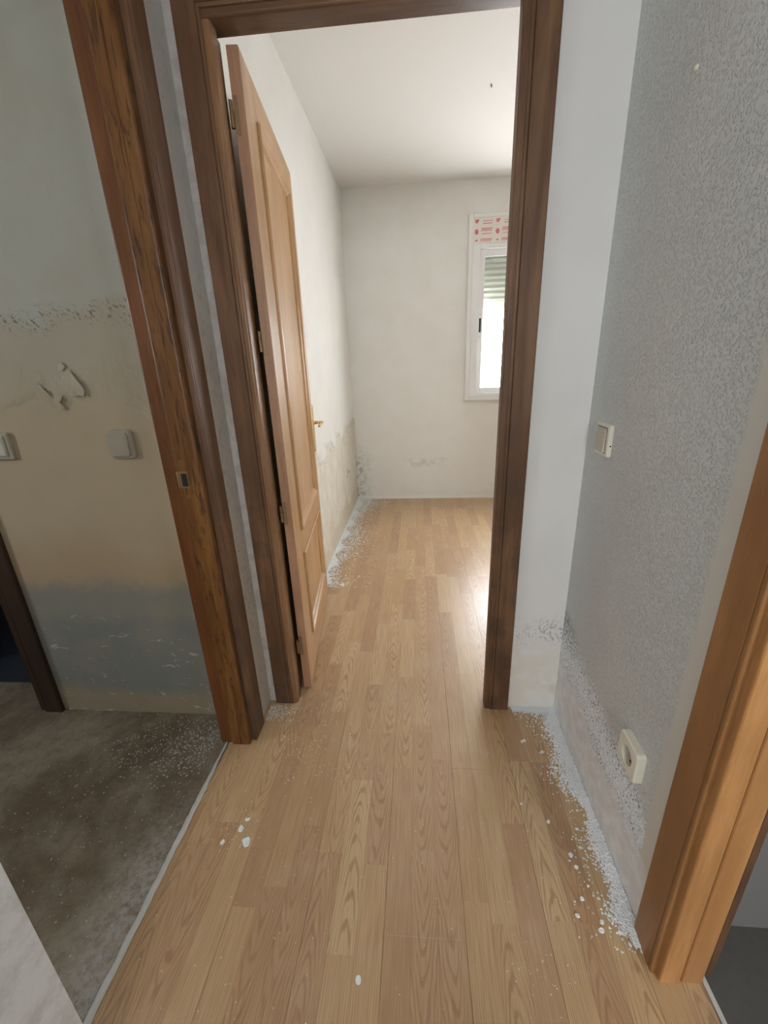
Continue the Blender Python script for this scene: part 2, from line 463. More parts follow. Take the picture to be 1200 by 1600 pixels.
def add_box(bm, x0, x1, y0, y1, z0, z1, bevel=0.0, seg=2):
    b2 = bmesh.new()
    bmesh.ops.create_cube(b2, size=1.0)
    for v in b2.verts:
        v.co = Vector(((x0+x1)/2 + v.co.x*(x1-x0), (y0+y1)/2 + v.co.y*(y1-y0), (z0+z1)/2 + v.co.z*(z1-z0)))
    if bevel > 0:
        bmesh.ops.bevel(b2, geom=b2.edges[:], offset=bevel, segments=seg, profile=0.6, affect='EDGES')
    tmp = bpy.data.meshes.new('tmp')
    b2.to_mesh(tmp); b2.free()
    bm.from_mesh(tmp)
    bpy.data.meshes.remove(tmp)


def box(name, x0, x1, y0, y1, z0, z1, mat, parent=None, bevel=0.0, seg=2):
    bm = bmesh.new()
    add_box(bm, x0, x1, y0, y1, z0, z1, bevel, seg)
    return finish(bm, name, mat, parent)


def boxes(name, lst, mat, parent=None, bevel=0.0):
    bm = bmesh.new()
    for b in lst:
        add_box(bm, *b, bevel)
    return finish(bm, name, mat, parent)


def sweep(name, prof, P0, P1, U, V, mat, parent=None, m0=0.0, m1=0.0):
    """extrude profile [(u,v)] from P0 to P1; m0/m1 shift the ends along the run by u*m (mitre)"""
    P0, P1, U, V = Vector(P0), Vector(P1), Vector(U), Vector(V)
    d = (P1-P0).normalized()
    bm = bmesh.new()
    a = [bm.verts.new(P0 + U*u + V*v + d*(u*m0)) for u, v in prof]
    b = [bm.verts.new(P1 + U*u + V*v - d*(u*m1)) for u, v in prof]
    n = len(prof)
    for i in range(n):
        bm.faces.new((a[i], a[(i+1) % n], b[(i+1) % n], b[i]))
    bm.faces.new(a); bm.faces.new(list(reversed(b)))
    return finish(bm, name, mat, parent)


def cyl(bm, p, q, r, seg=12, r2=None):
    p, q = Vector(p), Vector(q)
    d = q-p
    mt = Matrix.Translation((p+q)/2) @ d.to_track_quat('Z', 'Y').to_matrix().to_4x4()
    bmesh.ops.create_cone(bm, cap_ends=True, segments=seg, radius1=r, radius2=r if r2 is None else r2, depth=d.length, matrix=mt)


def arc(cx, cy, r, a0, a1, n=4):
    return [(cx + r*math.cos(math.radians(a0+(a1-a0)*i/n)), cy + r*math.sin(math.radians(a0+(a1-a0)*i/n))) for i in range(n+1)]


def rrect(w, h, r, n=4):
    p = []
    for cx, cy, a in ((w/2-r, h/2-r, 0), (-w/2+r, h/2-r, 90), (-w/2+r, -h/2+r, 180), (w/2-r, -h/2+r, 270)):
        p += arc(cx, cy, r, a, a+90, n)
    return p


def tag(o, label, cat, group=None, kind=None):
    o['label'] = label
    o['category'] = cat
    if group:
        o['group'] = group
    if kind:
        o['kind'] = kind
    return o


def struct(o, label, cat):
    return tag(o, label, cat, None, 'structure')


def empty(name, loc=(0, 0, 0)):
    o = bpy.data.objects.new(name, None)
    o.location = loc
    o.empty_display_size = 0.05
    COL.objects.link(o)
    return o


def keep(o, parent):
    """parent without moving (parents are only translated here)"""
    o.parent = parent
    o.matrix_parent_inverse = parent.matrix_world.inverted() if False else Matrix.Translation(-parent.location)
    return o


# ------------------------------------------------------------------ room shell
Z0, Z1 = -0.05, CEIL
DH = 2.075                       # rough height of door openings
struct(boxes('wall_left', [(XL-0.1, XL, -2.8, 0.36, Z0, Z1), (XL-0.1, XL, 1.135, YB, Z0, Z1), (XL-0.1, XL, 0.36, 1.135, DH, Z1)],
             M['wall_left']), 'white corridor wall with a doorway to the damp room', 'wall')
struct(boxes('wall_back', [(-0.705, -0.510, YB, YB2, Z0, Z1), (0.2635, 2.45, YB, YB2, Z0, Z1), (-0.510, 0.2635, YB, YB2, DH+0.02, Z1)],
             M['wall_end']), 'white partition around the bedroom doorway, damp at its foot', 'wall')
struct(boxes('wall_right', [(XR, XR+0.1, 0.585, YB, Z0, Z1), (XR, XR+0.1, -2.8, -0.25, Z0, Z1), (XR, XR+0.1, -0.25, 0.585, DH, Z1)],
             M['wall_right']), 'rough plastered corridor wall with a flaking damp band', 'wall')
struct(box('wall_bedroom_left', -0.705, XL, YB2, YF, Z0, Z1, M['wall_bedroom']), 'white bedroom wall behind the open door, stained low down', 'wall')
x0, x1, z0, z1 = WIN
struct(boxes('wall_bedroom_far', [(-0.705, x0+0.02, YF, YF+0.24, Z0, Z1), (x1-0.02, 2.45, YF, YF+0.24, Z0, Z1),
                                  (x0+0.02, x1-0.02, YF, YF+0.24, Z0, z0+0.02), (x0+0.02, x1-0.02, YF, YF+0.24, z1-0.02, Z1)],
             M['wall_bedroom']), 'white bedroom wall with the window in it', 'wall')
struct(box('wall_bedroom_right', 2.45, 2.55, YB, YF+0.24, Z0, Z1, M['wall_bedroom']), 'white bedroom wall opposite the open door', 'wall')
# left room
struct(boxes('wall_left_room_back', [(-1.51, XL-0.1, 1.24, YB2, Z0, Z1), (-3.1, -2.26, 1.24, YB2, Z0, Z1), (-2.26, -1.51, 1.24, YB2, DH, Z1)],
             M['wall_left_room']), 'damp-stained beige wall with a grey foot and cover plates', 'wall')
struct(boxes('wall_left_room_side', [(-3.2, -3.1, -1.6, YB2, Z0, 1.45), (-3.2, -3.1, -1.6, YB2, 1.95, Z1), (-3.2, -3.1, -1.6, -0.12, 1.45, 1.95), (-3.2, -3.1, 0.32, YB2, 1.45, 1.95)],
             M['wall_plain']), 'unseen side wall of the damp room with an opening added for light', 'wall')
struct(box('wall_left_room_front', -3.1, XL-0.1, -1.7, -1.6, Z0, Z1, M['wall_plain']), 'front wall of the damp room', 'wall')
# unlit store behind the left room
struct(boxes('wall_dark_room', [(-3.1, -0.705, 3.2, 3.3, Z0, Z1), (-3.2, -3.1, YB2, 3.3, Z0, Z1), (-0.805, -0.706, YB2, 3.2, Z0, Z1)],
             M['wall_dimmed']), 'walls of the unlit room behind the damp room', 'wall')
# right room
struct(box('wall_right_room_far', XR+0.1, 2.7, 0.668, YB, Z0, Z1, M['wall_dimmed']), 'wall of the room past the orange door frame, darkened in colour for its dimness', 'wall')
struct(boxes('wall_right_room_side', [(2.7, 2.8, -2.8, YB, Z0, Z1)],
             M['wall_plain']), 'side wall of the room past the orange door frame', 'wall')
struct(boxes('wall_right_room_front', [(XR+0.1, 1.7, -2.8, -2.7, Z0, Z1), (2.5, 2.7, -2.8, -2.7, Z0, Z1), (1.7, 2.5, -2.8, -2.7, Z0, 1.1), (1.7, 2.5, -2.8, -2.7, 2.0, Z1)], M['wall_plain']), 'unseen wall of the room past the orange door frame with an opening added for light', 'wall')
# corridor end behind the viewer: an unseen opening added to let light in
struct(boxes('wall_corridor_end', [(XL-0.1, -0.35, -2.9, -2.8, Z0, Z1), (0.25, XR+0.1, -2.9, -2.8, Z0, Z1), (-0.35, 0.25, -2.9, -2.8, 2.05, Z1), (-0.35, 0.25, -2.9, -2.8, Z0, 1.35)],
             M['wall_plain']), 'unseen corridor end wall with an opening added for light', 'wall')
struct(box('ceiling', -3.2, 2.8, -2.9, YF+0.24, CEIL, CEIL+0.1, M['ceiling']), 'plain white ceiling over the bedroom and corridor', 'ceiling')

# floors
floor = struct(box('floor', -0.70, 2.45, -2.8, YF, -0.06, -0.009, M['concrete']), 'oak-look laminate floor of corridor and bedroom', 'floor')
struct(box('floor_left_room', -3.1, -0.70, -1.6, 1.38, -0.06, -0.004, M['concrete']), 'bare dusty concrete floor of the damp room', 'floor')
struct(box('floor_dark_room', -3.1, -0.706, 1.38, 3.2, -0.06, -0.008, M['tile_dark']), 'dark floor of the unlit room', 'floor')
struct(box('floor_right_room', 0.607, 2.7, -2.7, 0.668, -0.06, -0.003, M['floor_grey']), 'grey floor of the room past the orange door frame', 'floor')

# laminate boards: each board its own piece, 193 mm wide
BW, BL = 0.193, 1.285
cache = {}


def board(xa, xb, ya, yb):
    g = 0.0002
    w, l = round(xb-xa-2*g, 4), round(yb-ya-2*g, 4)
    if (w, l) not in cache:
        bm = bmesh.new()
        add_box(bm, 0, w, 0, l, -0.008, 0.0)
        top = [e for e in bm.edges if all(v.co.z > -0.001 for v in e.verts)]
        bmesh.ops.bevel(bm, geom=top, offset=0.0003, segments=1, affect='EDGES')
        me = bpy.data.meshes.new('plank'); bm.to_mesh(me); bm.free()
        me.materials.append(M['laminate'])
        cache[(w, l)] = me
    o = bpy.data.objects.new('plank', cache[(w, l)])
    o.location = (xa+g, ya+g, 0)
    o.parent = floor
    COL.objects.link(o)


joint = {-2: 0.770, -1: 1.425, 0: 1.887, 1: 1.045, 2: 0.42, -3: 1.15}
k = -4
while -0.092 + k*BW < 2.45:
    xa, xb = -0.092 + k*BW, -0.092 + (k+1)*BW
    j = joint.get(k, random.uniform(0, BL)) % BL - 3*BL
    y = j
    while y < YF:
        ya, yb = y, y + BL
        y += BL
        # clip against corridor + bedroom outline
        for (rx0, rx1, ry0, ry1) in ((-0.690, 0.595, -2.8, YB), (XL, 2.45, YB, YF)):
            a, b, c, d = max(xa, rx0), min(xb, rx1), max(ya, ry0), min(yb, ry1)
            if rx1 < 1 and d > c and k == k:
                pass
            if b-a > 0.004 and d-c > 0.004:
                # boards run through the doorway unbroken
                if (rx0, ry0) == (-0.690, -2.8) and yb > YB and xa >= XL:
                    d = min(yb, YF)
                if (rx0, ry0) == (XL, YB) and ya < YB and xb <= 0.595 and xa >= XL:
                    continue
                board(a, b, c, d)
    k += 1


# ------------------------------------------------------------------ pale edge strip between laminate and concrete
def wavy_strip(name, pts, w, h, mat):
    bm = bmesh.new()
    prev = None
    for (x, y, ww) in pts:
        ring = [bm.verts.new((x - w*ww/2, y, -0.006)), bm.verts.new((x - w*ww/2, y, h*0.7)), bm.verts.new((x - w*ww*0.2, y, h)),
                bm.verts.new((x + w*ww*0.25, y, h)), bm.verts.new((x + w*ww/2, y, h*0.5)), bm.verts.new((x + w*ww/2, y, -0.006))]
        if prev:
            for i in range(6):
                bm.faces.new((prev[i], prev[(i+1) % 6], ring[(i+1) % 6], ring[i]))
        else:
            bm.faces.new(ring)
        prev = ring
    bm.faces.new(list(reversed(prev)))
    return finish(bm, name, mat)


pts = []
for i in range(60):
    y = 0.30 + (1.11-0.30)*i/59
    pts.append((-0.697 + 0.0007*math.sin(i*0.9) + random.uniform(-.0008, .0008), y, 1.0 + random.uniform(-.15, .15) - 0.6*max(0, (y-0.9)/0.2)))
struct(wavy_strip('trim_1', pts, 0.015, 0.005, M['strip']), 'pale strip between laminate and bare concrete', 'floor trim')
pts = [(0.601 + 0.0008*math.sin(i), -0.25 + 0.83*i/30, 1.0) for i in range(31)]
struct(wavy_strip('trim_2', pts, 0.010, 0.004, M['strip']), 'pale strip at the foot of the orange door frame', 'floor trim')


# ------------------------------------------------------------------ door frames
def casing_prof(w, t):
    """flat architrave: rounded outer edge, small quirk groove near the inner edge"""
    return ([(0, 0)] + [(0, t*0.5)] + arc(0.004, t-0.004, 0.004, 180, 90, 3) + [(w-0.012, t), (w-0.010, t-0.003), (w-0.008, t)]
            + arc(w-0.004, t-0.004, 0.004, 90, 0, 3) + [(w, 0)])


FR = struct(empty('trim_3', (-0.12, YB, 0)), 'brown wooden frame around the bedroom doorway', 'door frame')
T, CW = 0.0145, 0.070
xi0, xi1 = -0.490, 0.2435
ZH = 2.0565
yc = YB - 0.0005
# casing legs, u runs from the outer edge inwards
keep(sweep('casing', casing_prof(CW, T), (xi0-0.018-CW, yc, 0.0), (xi0-0.018-CW, yc, ZH+0.018+CW), (1, 0, 0), (0, -1, 0), M['wood_frame'], None, 0, 1), FR)
keep(sweep('casing', casing_prof(CW, T), (xi1+0.018+CW, yc, 0.0), (xi1+0.018+CW, yc, ZH+0.018+CW), (-1, 0, 0), (0, -1, 0), M['wood_frame'], None, 0, 1), FR)
keep(sweep('head_casing', casing_prof(CW, T), (xi0-0.018-CW, yc, ZH+0.018+CW), (xi1+0.018+CW, yc, ZH+0.018+CW), (0, 0, -1), (0, -1, 0), M['wood_frame_x'], None, 1, 1), FR)


def jamb_prof(w, d, reb=0.010):
    """jamb section: u across the opening (0 at the wall, w at the opening), v depth"""
    return [(0, 0), (w-0.007, 0)] + arc(w-0.007, 0.007, 0.007, -90, 0, 4) + [(w, 0.040), (w-reb, 0.040), (w-reb, d), (0, d)]


yj = YB - 0.0105
keep(sweep('jamb', jamb_prof(0.0195, 0.084), (xi0-0.0195, yj, 0), (xi0-0.0195, yj, ZH), (1, 0, 0), (0, 1, 0), M['wood_jamb_lit'], None), FR)
keep(sweep('jamb', jamb_prof(0.0195, 0.084), (xi1+0.0195, yj, 0), (xi1+0.0195, yj, ZH), (-1, 0, 0), (0, 1, 0), M['wood_frame'], None), FR)
keep(sweep('head_jamb', jamb_prof(0.0195, 0.084), (xi0-0.0195, yj, ZH+0.0195), (xi1+0.0195, yj, ZH+0.0195), (0, 0, -1), (0, 1, 0), M['wood_frame_x'], None), FR)

# left doorway: only its far side and head are framed
FL = struct(empty('trim_4', (-0.65, 1.12, 0)), 'orange-brown figured wooden frame of the doorway onto bare concrete', 'door frame')
yl = 1.105
zl = 2.05
keep(sweep('casing', casing_prof(0.082, 0.013), (XL, 1.208, 0), (XL, 1.208, zl+0.09), (0, -1, 0), (1, 0, 0), M['wood_frame'], None, 0, 1), FL)
# jamb: stop (towards the corridor) and rebate (towards the room)
pj = [(0, 0), (0.0, -0.024)] + arc(0.006, -0.024, 0.006, 180, 270, 3) + [(0.034, -0.030), (0.036, -0.028), (0.038, -0.030), (0.058, -0.030)] + arc(0.061, -0.0235, 0.0065, -80, 0, 4) + [(0.0675, 0)]
keep(sweep('jamb_stop', pj, (-0.677, yl+0.030, 0), (-0.677, yl+0.030, zl), (1, 0, 0), (0, 1, 0), M['wood_left'], None), FL)
keep(box('jamb_rebate', -0.716, -0.677, yl+0.006, yl+0.030, 0, zl, M['wood_left_dark'], None, 0.002), FL)
keep(box('jamb_edge', -0.716, -0.6055, yl+0.0305, 1.2395, 0, zl, M['wood_left_dark'], None) if False else
     box('room_casing', -0.722, -0.7055, yl+0.012, 1.19, 0, zl+0.07, M['wood_left_dark'], None, 0.003), FL)
keep(sweep('head_casing', casing_prof(0.082, 0.013), (XL, 1.208, zl+0.09), (XL, 0.30, zl+0.09), (0, 0, -1), (1, 0, 0), M['wood_frame_y'], None, 1, 0), FL)
keep(box('head_jamb', -0.716, -0.6095, 0.36, 1.135, zl, zl+0.025, M['wood_frame_y'], None, 0.002), FL)
# strike plate
sp = empty('strike_plate', (-0.66, yl, 0.98))
sp.parent = FL; sp.matrix_parent_inverse = Matrix.Translation(-FL.location)
bm = bmesh.new()
prof = rrect(0.024, 0.115, 0.0115, 5)
vs = [bm.verts.new((-0.657+u, yl-0.0008, 0.981+v)) for u, v in prof]
vb = [bm.verts.new((-0.657+u, yl+0.0015, 0.981+v)) for u, v in prof]
for i in range(len(vs)):
    bm.faces.new((vs[i], vs[(i+1) % len(vs)], vb[(i+1) % len(vb)], vb[i]))
bm.faces.new(vs)
bpy.context.view_layer.update()


def under(o, parent):
    o.parent = parent
    o.matrix_parent_inverse = parent.matrix_world.inverted()
    return o


under(finish(bm, 'plate', M['wood_left']), sp)
under(box('plate_lip', -0.6765, -0.6725, yl-0.0035, yl+0.002, 0.957, 1.005, M['brass'], None, 0.0008), sp)
under(box('plate_face', -0.6725, -0.645, yl-0.0018, yl+0.001, 0.957, 1.005, M['bronze'], None, 0.0005), sp)
under(box('latch_hole', -0.664, -0.6475, yl-0.0024, yl+0.001, 0.962, 0.999, M['hole'], None), sp)

# right doorway
FRr = struct(empty('trim_5', (0.55, 0.57, 0)), 'light orange wooden frame of the doorway in the rough wall', 'door frame')
keep(sweep('casing', casing_prof(0.078, 0.012), (XR, 0.650, 0), (XR, 0.650, zl+0.08), (0, -1, 0), (-1, 0, 0), M['wood_right_face'], None, 0, 1), FRr)
keep(sweep('head_casing', casing_prof(0.078, 0.012), (XR, 0.650, zl+0.08), (XR, -0.33, zl+0.08), (0, 0, -1), (-1, 0, 0), M['wood_frame_y'], None, 1, 1), FRr)
keep(sweep('casing', casing_prof(0.078, 0.012), (XR, -0.330, 0), (XR, -0.330, zl+0.08), (0, 1, 0), (-1, 0, 0), M['wood_right_face'], None, 0, 1), FRr)
pr = [(0, 0), (0, -0.020)] + arc(0.005, -0.023, 0.005, 180, 270, 3) + [(0.036, -0.028)] + arc(0.037, -0.022, 0.006, -70, 0, 3) + [(0.043, -0.014), (0.046, -0.014), (0.046, -0.020)] + arc(0.051, -0.0195, 0.005, 180, 270, 3) + [(0.082, -0.0245)] + arc(0.086, -0.0195, 0.005, -90, 0, 3) + [(0.091, 0)]
keep(sweep('jamb', pr, (XR-0.001, 0.5845, 0), (XR-0.001, 0.5845, zl), (1, 0, 0), (0, 1, 0), M['wood_right'], None), FRr)
keep(sweep('jamb', [(u, -v) for u, v in pr], (XR-0.001, -0.2495, 0), (XR-0.001, -0.2495, zl), (1, 0, 0), (0, 1, 0), M['wood_right'], None), FRr)
keep(box('head_jamb', XR+0.001, XR+0.09, -0.25, 0.585, zl, zl+0.024, M['wood_frame_y'], None, 0.002), FRr)
keep(box('room_casing', XR+0.1005, XR+0.115, 0.572, 0.66, 0, zl+0.07, M['wood_frame'], None, 0.003), FRr)

# dark frame of the doorway in the left room
FD = struct(empty('trim_6', (-1.50, 1.24, 0)), 'dark stained frame of the doorway into the unlit room', 'door frame')
keep(sweep('casing', casing_prof(0.072, 0.016), (-1.432, 1.2395, -0.004), (-1.432, 1.2395, 2.13), (-1, 0, 0), (0, -1, 0), M['wood_dark'], None, 0, 1), FD)
keep(sweep('head_casing', casing_prof(0.072, 0.016), (-1.432, 1.2395, 2.13), (-2.338, 1.2395, 2.13), (0, 0, -1), (0, -1, 0), M['wood_dark'], None, 1, 1), FD)
keep(sweep('casing', casing_prof(0.072, 0.016), (-2.338, 1.2395, -0.004), (-2.338, 1.2395, 2.13), (1, 0, 0), (0, -1, 0), M['wood_dark'], None, 0, 1), FD)
keep(box('jamb', -1.5095, -1.490 - 0.035, 1.232, 1.3895, -0.004, 2.055, M['wood_dark'], None, 0.002), FD)
keep(box('jamb', -2.2595, -2.240, 1.232, 1.3895, -0.004, 2.055, M['wood_dark'], None, 0.002), FD)

# ------------------------------------------------------------------ bedroom door leaf (open against the left wall)
A = Vector((-0.453, 1.390, 0.0)); B = Vector((-0.542, 2.168, 0.0))
S = (B-A).normalized()
N = Vector((S.y, -S.x, 0)).normalized()      # visible face normal, towards the room
LW, LT, LZ0, LZ1 = 0.780, 0.032, 0.008, 2.050
DM = Matrix((( S.x, N.x, 0, A.x), (S.y, N.y, 0, A.y), (0, 0, 1, 0), (0, 0, 0, 1)))
door = struct(empty('door_1', (A.x, A.y, 0)), 'honey-coloured panelled door standing open against the bedroom wall', 'door')
bpy.context.view_layer.update()


def dpart(o, parent=door):
    """a mesh built in leaf coordinates (s along the leaf, n out of the visible face, z up)"""
    o.data.transform(DM)
    o.parent = parent
    o.matrix_parent_inverse = parent.matrix_world.inverted()
    return o


s0, s1 = 0.145, 0.672
za, zb, zc, zd = 0.180, 0.552, 0.660, 1.945
dpart(box('hinge_stile', 0.0015, s0, -LT, 0, LZ0, LZ1, M['wood_door'], None, 0.0012))
dpart(box('edge_lipping', -0.0015, 0.0013, -LT+0.001, -0.001, LZ0, LZ1, M['wood_door_edge'], None, 0.0006))
dpart(box('lock_stile', s1, LW, -LT, 0, LZ0, LZ1, M['wood_door'], None, 0.0012))
dpart(box('bottom_rail', s0, s1, -LT, 0, LZ0, za, M['wood_door_y'], None, 0.0008))
dpart(box('middle_rail', s0, s1, -LT, 0, zb, zc, M['wood_door_y'], None, 0.0008))
dpart(box('top_rail', s0, s1, -LT, 0, zd, LZ1, M['wood_door_y'], None, 0.0008))
for (z_a, z_b) in ((za, zb), (zc, zd)):
    pn = dpart(box('panel', s0, s1, -LT+0.010, -0.010, z_a, z_b, M['wood_door'], None))
    # bolection moulding: four mitred lengths around each panel
    mp = [(-0.006, 0.0), (-0.006, 0.004)] + arc(0.000, 0.004, 0.006, 180, 60, 4) + [(0.010, 0.001), (0.016, -0.001), (0.022, -0.0095), (0, -0.0095)]
    runs = (((s0, 0, z_a), (s0, 0, z_b), (1, 0, 0), 'wood_door'), ((s1, 0, z_a), (s1, 0, z_b), (-1, 0, 0), 'wood_door'),
            ((s0, 0, z_a), (s1, 0, z_a), (0, 0, 1), 'wood_door_y'), ((s0, 0, z_b), (s1, 0, z_b), (0, 0, -1), 'wood_door_y'))
    for p0, p1, U, mt in runs:
        dpart(sweep('moulding', mp, p0, p1, U, (0, 1, 0), M[mt], None, 1, 1), pn)
# hinges on the edge
for hz in (1.905, 1.345, 0.777, 0.215):
    h = empty('hinge', (A.x, A.y, hz))
    h.parent = door; h.matrix_parent_inverse = door.matrix_world.inverted()
    bpy.context.view_layer.update()
    bm = bmesh.new()
    prof = rrect(0.013, 0.088, 0.0063, 5)
    f1 = [bm.verts.new((-0.0028, -0.0235+u, hz+v)) for u, v in prof]
    f0 = [bm.verts.new((-0.0008, -0.0235+u, hz+v)) for u, v in prof]
    for i in range(len(f1)):
        bm.faces.new((f1[i], f1[(i+1) % len(f1)], f0[(i+1) % len(f0)], f0[i]))
    bm.faces.new(f1)
    dpart(finish(bm, 'hinge_plate', M['bronze']), h)
    bm = bmesh.new()
    cyl(bm, (-0.008, -LT-0.003, hz-0.030), (-0.008, -LT-0.003, hz+0.004), 0.0055, 12)
    cyl(bm, (-0.008, -LT-0.003, hz+0.005), (-0.008, -LT-0.003, hz+0.030), 0.0050, 12)
    dpart(finish(bm, 'knuckle', M['bronze']), h)
    bm = bmesh.new()
    for dz in (-0.030, 0.030):
        cyl(bm, (-0.0034, -0.0235, hz+dz), (-0.0026, -0.0235, hz+dz), 0.0032, 10)
    dpart(finish(bm, 'screw', M['bronze']), h)
# lever handle
hd = empty('handle', (A.x+S.x*0.72, A.y+S.y*0.72, 1.0))
hd.parent = door; hd.matrix_parent_inverse = door.matrix_world.inverted()
bpy.context.view_layer.update()
hs, hz = 0.748, 0.995
bm = bmesh.new()
prof = rrect(0.040, 0.235, 0.012, 4)
f0 = [bm.verts.new((hs+u, 0.0, 0.965+v)) for u, v in prof]
f1 = [bm.verts.new((hs+u*0.92, 0.0085, 0.965+v*0.985)) for u, v in prof]
for i in range(len(f1)):
    bm.faces.new((f0[i], f0[(i+1) % len(f0)], f1[(i+1) % len(f1)], f1[i]))
bm.faces.new(f1)
dpart(finish(bm, 'back_plate', M['brass']), hd)
bm = bmesh.new()
cyl(bm, (hs, 0.004, hz), (hs, 0.016, hz), 0.011, 16, 0.008)
cyl(bm, (hs, 0.014, hz), (hs, 0.050, hz), 0.0075, 16)
path = [(hs+0.006, 0.048, hz), (hs-0.02, 0.052, hz+0.002), (hs-0.055, 0.052, hz+0.001), (hs-0.085, 0.050, hz-0.003), (hs-0.110, 0.048, hz-0.003)]
rad = [0.0085, 0.0085, 0.0075, 0.007, 0.006]
for i in range(4):
    cyl(bm, path[i], path[i+1], rad[i], 12, rad[i+1])
dpart(finish(bm, 'lever', M['brass'], None, True), hd)
bm = bmesh.new()
cyl(bm, (hs, 0.0055, hz-0.072), (hs, 0.0068, hz-0.072), 0.006, 14)
dpart(finish(bm, 'keyhole', M['hole']), hd)

# ------------------------------------------------------------------ bedroom window
win = struct(empty('window_1', (1.0, YF, WIN[2])), 'white sliding window with a roller shutter half down', 'window')
bpy.context.view_layer.update()
x0, x1, z0, z1 = WIN


def wp(o, parent=win):
    return under(o, parent)


fy = YF - 0.022
wp(boxes('surround', [(x0, x0+0.036, fy, YF+0.05, z0, z1), (x1-0.036, x1, fy, YF+0.05, z0, z1), (x0+0.036, x1-0.036, fy, YF+0.05, z1-0.030, z1),
                      (x0+0.036, x1-0.036, fy, YF+0.05, z0, z0+0.036)], M['pvc'], None, 0.004))
wp(boxes('outer_frame', [(x0+0.036, x0+0.100, fy+0.006, YF+0.09, z0+0.036, 2.131), (x1-0.100, x1-0.036, fy+0.006, YF+0.09, z0+0.036, 2.131),
                         (x0+0.100, x1-0.100, fy+0.006, YF+0.09, 2.094, 2.131), (x0+0.100, x1-0.100, fy+0.006, YF+0.09, z0+0.036, z0+0.062)], M['alu'], None, 0.003))
sb = wp(box('shutter_box_cover', x0+0.034, x1-0.034, fy+0.004, YF+0.16, 2.131, z1-0.028, M['film'], None, 0.002))
bpy.context.view_layer.update()
# red print on the protective film of the shutter box
bm = bmesh.new()
yp = fy + 0.0032


def poly(pts):
    bm.faces.new([bm.verts.new((x, yp, z)) for x, z in pts])


def disc(cx, cz, rx, rz, z_lo=-9, z_hi=9, n=16):
    p = [(cx+rx*math.cos(2*math.pi*i/n), cz+rz*math.sin(2*math.pi*i/n)) for i in range(n)]
    poly([(a, min(max(b, z_lo), z_hi)) for a, b in p])


def bar(xa, xb, za_, zb_, skew=0.004):
    poly([(xa, za_), (xb-skew, za_), (xb, zb_), (xa+skew, zb_)])


bx = x0 + 0.060
i = 0
while bx + 0.13 < x1 - 0.04:
    cx = bx
    # row 1, cut by the top edge
    poly([(cx-0.014, 2.292), (cx+0.016, 2.295), (cx+0.017, 2.285), (cx+0.004, 2.268), (cx-0.006, 2.268), (cx-0.013, 2.278)])
    bar(cx+0.045, cx+0.125, 2.281, 2.285); bar(cx+0.047, cx+0.120, 2.263, 2.268)
    # row 2
    disc(cx, 2.210, 0.0145, 0.019)
    for q in range(7):
        bar(cx+0.036+q*0.0118, cx+0.036+q*0.0118+0.0104, 2.212+0.002*(q % 2), 2.2305)
    bar(cx+0.034, cx+0.128, 2.2315, 2.235); bar(cx+0.040, cx+0.120, 2.194, 2.198)
    # row 3
    poly([(cx-0.013, 2.146), (cx+0.013, 2.146), (cx+0.009, 2.153), (cx+0.002, 2.158), (cx-0.006, 2.154)])
    for q in range(7):
        bar(cx+0.034+q*0.0118, cx+0.034+q*0.0118+0.0104, 2.142+0.002*(q % 2), 2.157)
    bar(cx+0.032, cx+0.126, 2.158, 2.162)
    bx += 0.163
wp(finish(bm, 'red_print', M['print']), sb)


def sash(xa, xb, y, latch):
    s = empty('sash', (xa, y, z0))
    s.parent = win; s.matrix_parent_inverse = win.matrix_world.inverted()
    bpy.context.view_layer.update()
    zb_, zt = z0+0.062, 2.094
    fw = 0.040
    wp(boxes('sash_frame', [(xa, xa+fw, y, y+0.028, zb_, zt), (xb-fw, xb, y, y+0.028, zb_, zt), (xa+fw, xb-fw, y, y+0.028, zt-0.050, zt), (xa+fw, xb-fw, y, y+0.028, zb_, zb_+0.045)],
             M['alu'], None, 0.003), s)
    wp(box('pane', xa+fw-0.005, xb-fw+0.005, y+0.011, y+0.016, zb_+0.035, zt-0.04, M['glass'], None), s)
    xl = xa+0.016 if latch else xb-0.018
    wp(box('latch', xl-0.008, xl+0.008, y-0.003, y+0.002, 1.478, 1.588, M['hole'], None, 0.001), s)
    b2 = bmesh.new()
    for dz in (1.445, 1.615):
        cyl(b2, (xl, y-0.0012, dz), (xl, y+0.002, dz), 0.0045, 8)
    wp(finish(b2, 'screw', M['plastic_taupe']), s)


sash(x0+0.100, 1.04, YF+0.012, True)
sash(1.00, x1-0.100, YF+0.046, False)
# roller shutter slats behind the glass
sh = empty('roller_shutter', (1.0, YF+0.13, 1.67))
sh.parent = win; sh.matrix_parent_inverse = win.matrix_world.inverted()
bpy.context.view_layer.update()
zz = 1.722
pit = 0.0425
while zz < 2.30:
    prof = [(0.001, 0.0), (0.0035, 0.004)] + [(0.0035 + 0.0085*math.sin(math.pi*q/6), 0.005+0.031*q/6) for q in range(7)] + [(0.0005, pit-0.002), (0.0005, pit+0.006), (-0.003, pit+0.006), (-0.004, pit-0.002), (-0.004, 0.0065), (-0.0038, 0.0)]
    o = sweep('slat', [(u, v) for u, v in prof], (x0+0.03, YF+0.135, zz), (x1-0.03, YF+0.135, zz), (0, -1, 0), (0, 0, 1), M['shutter'])
    wp(o, sh)
    zz += pit
wp(box('end_bar', x0+0.03, x1-0.03, YF+0.125, YF+0.142, 1.672, 1.7205, M['shutter_bar'], None, 0.003), sh)
b2 = bmesh.new()
for xx in (0.66, 1.40):
    cyl(b2, (xx, YF+0.112, 1.698), (xx, YF+0.126, 1.698), 0.011, 12, 0.014)
wp(finish(b2, 'stop', M['alu']), sh)
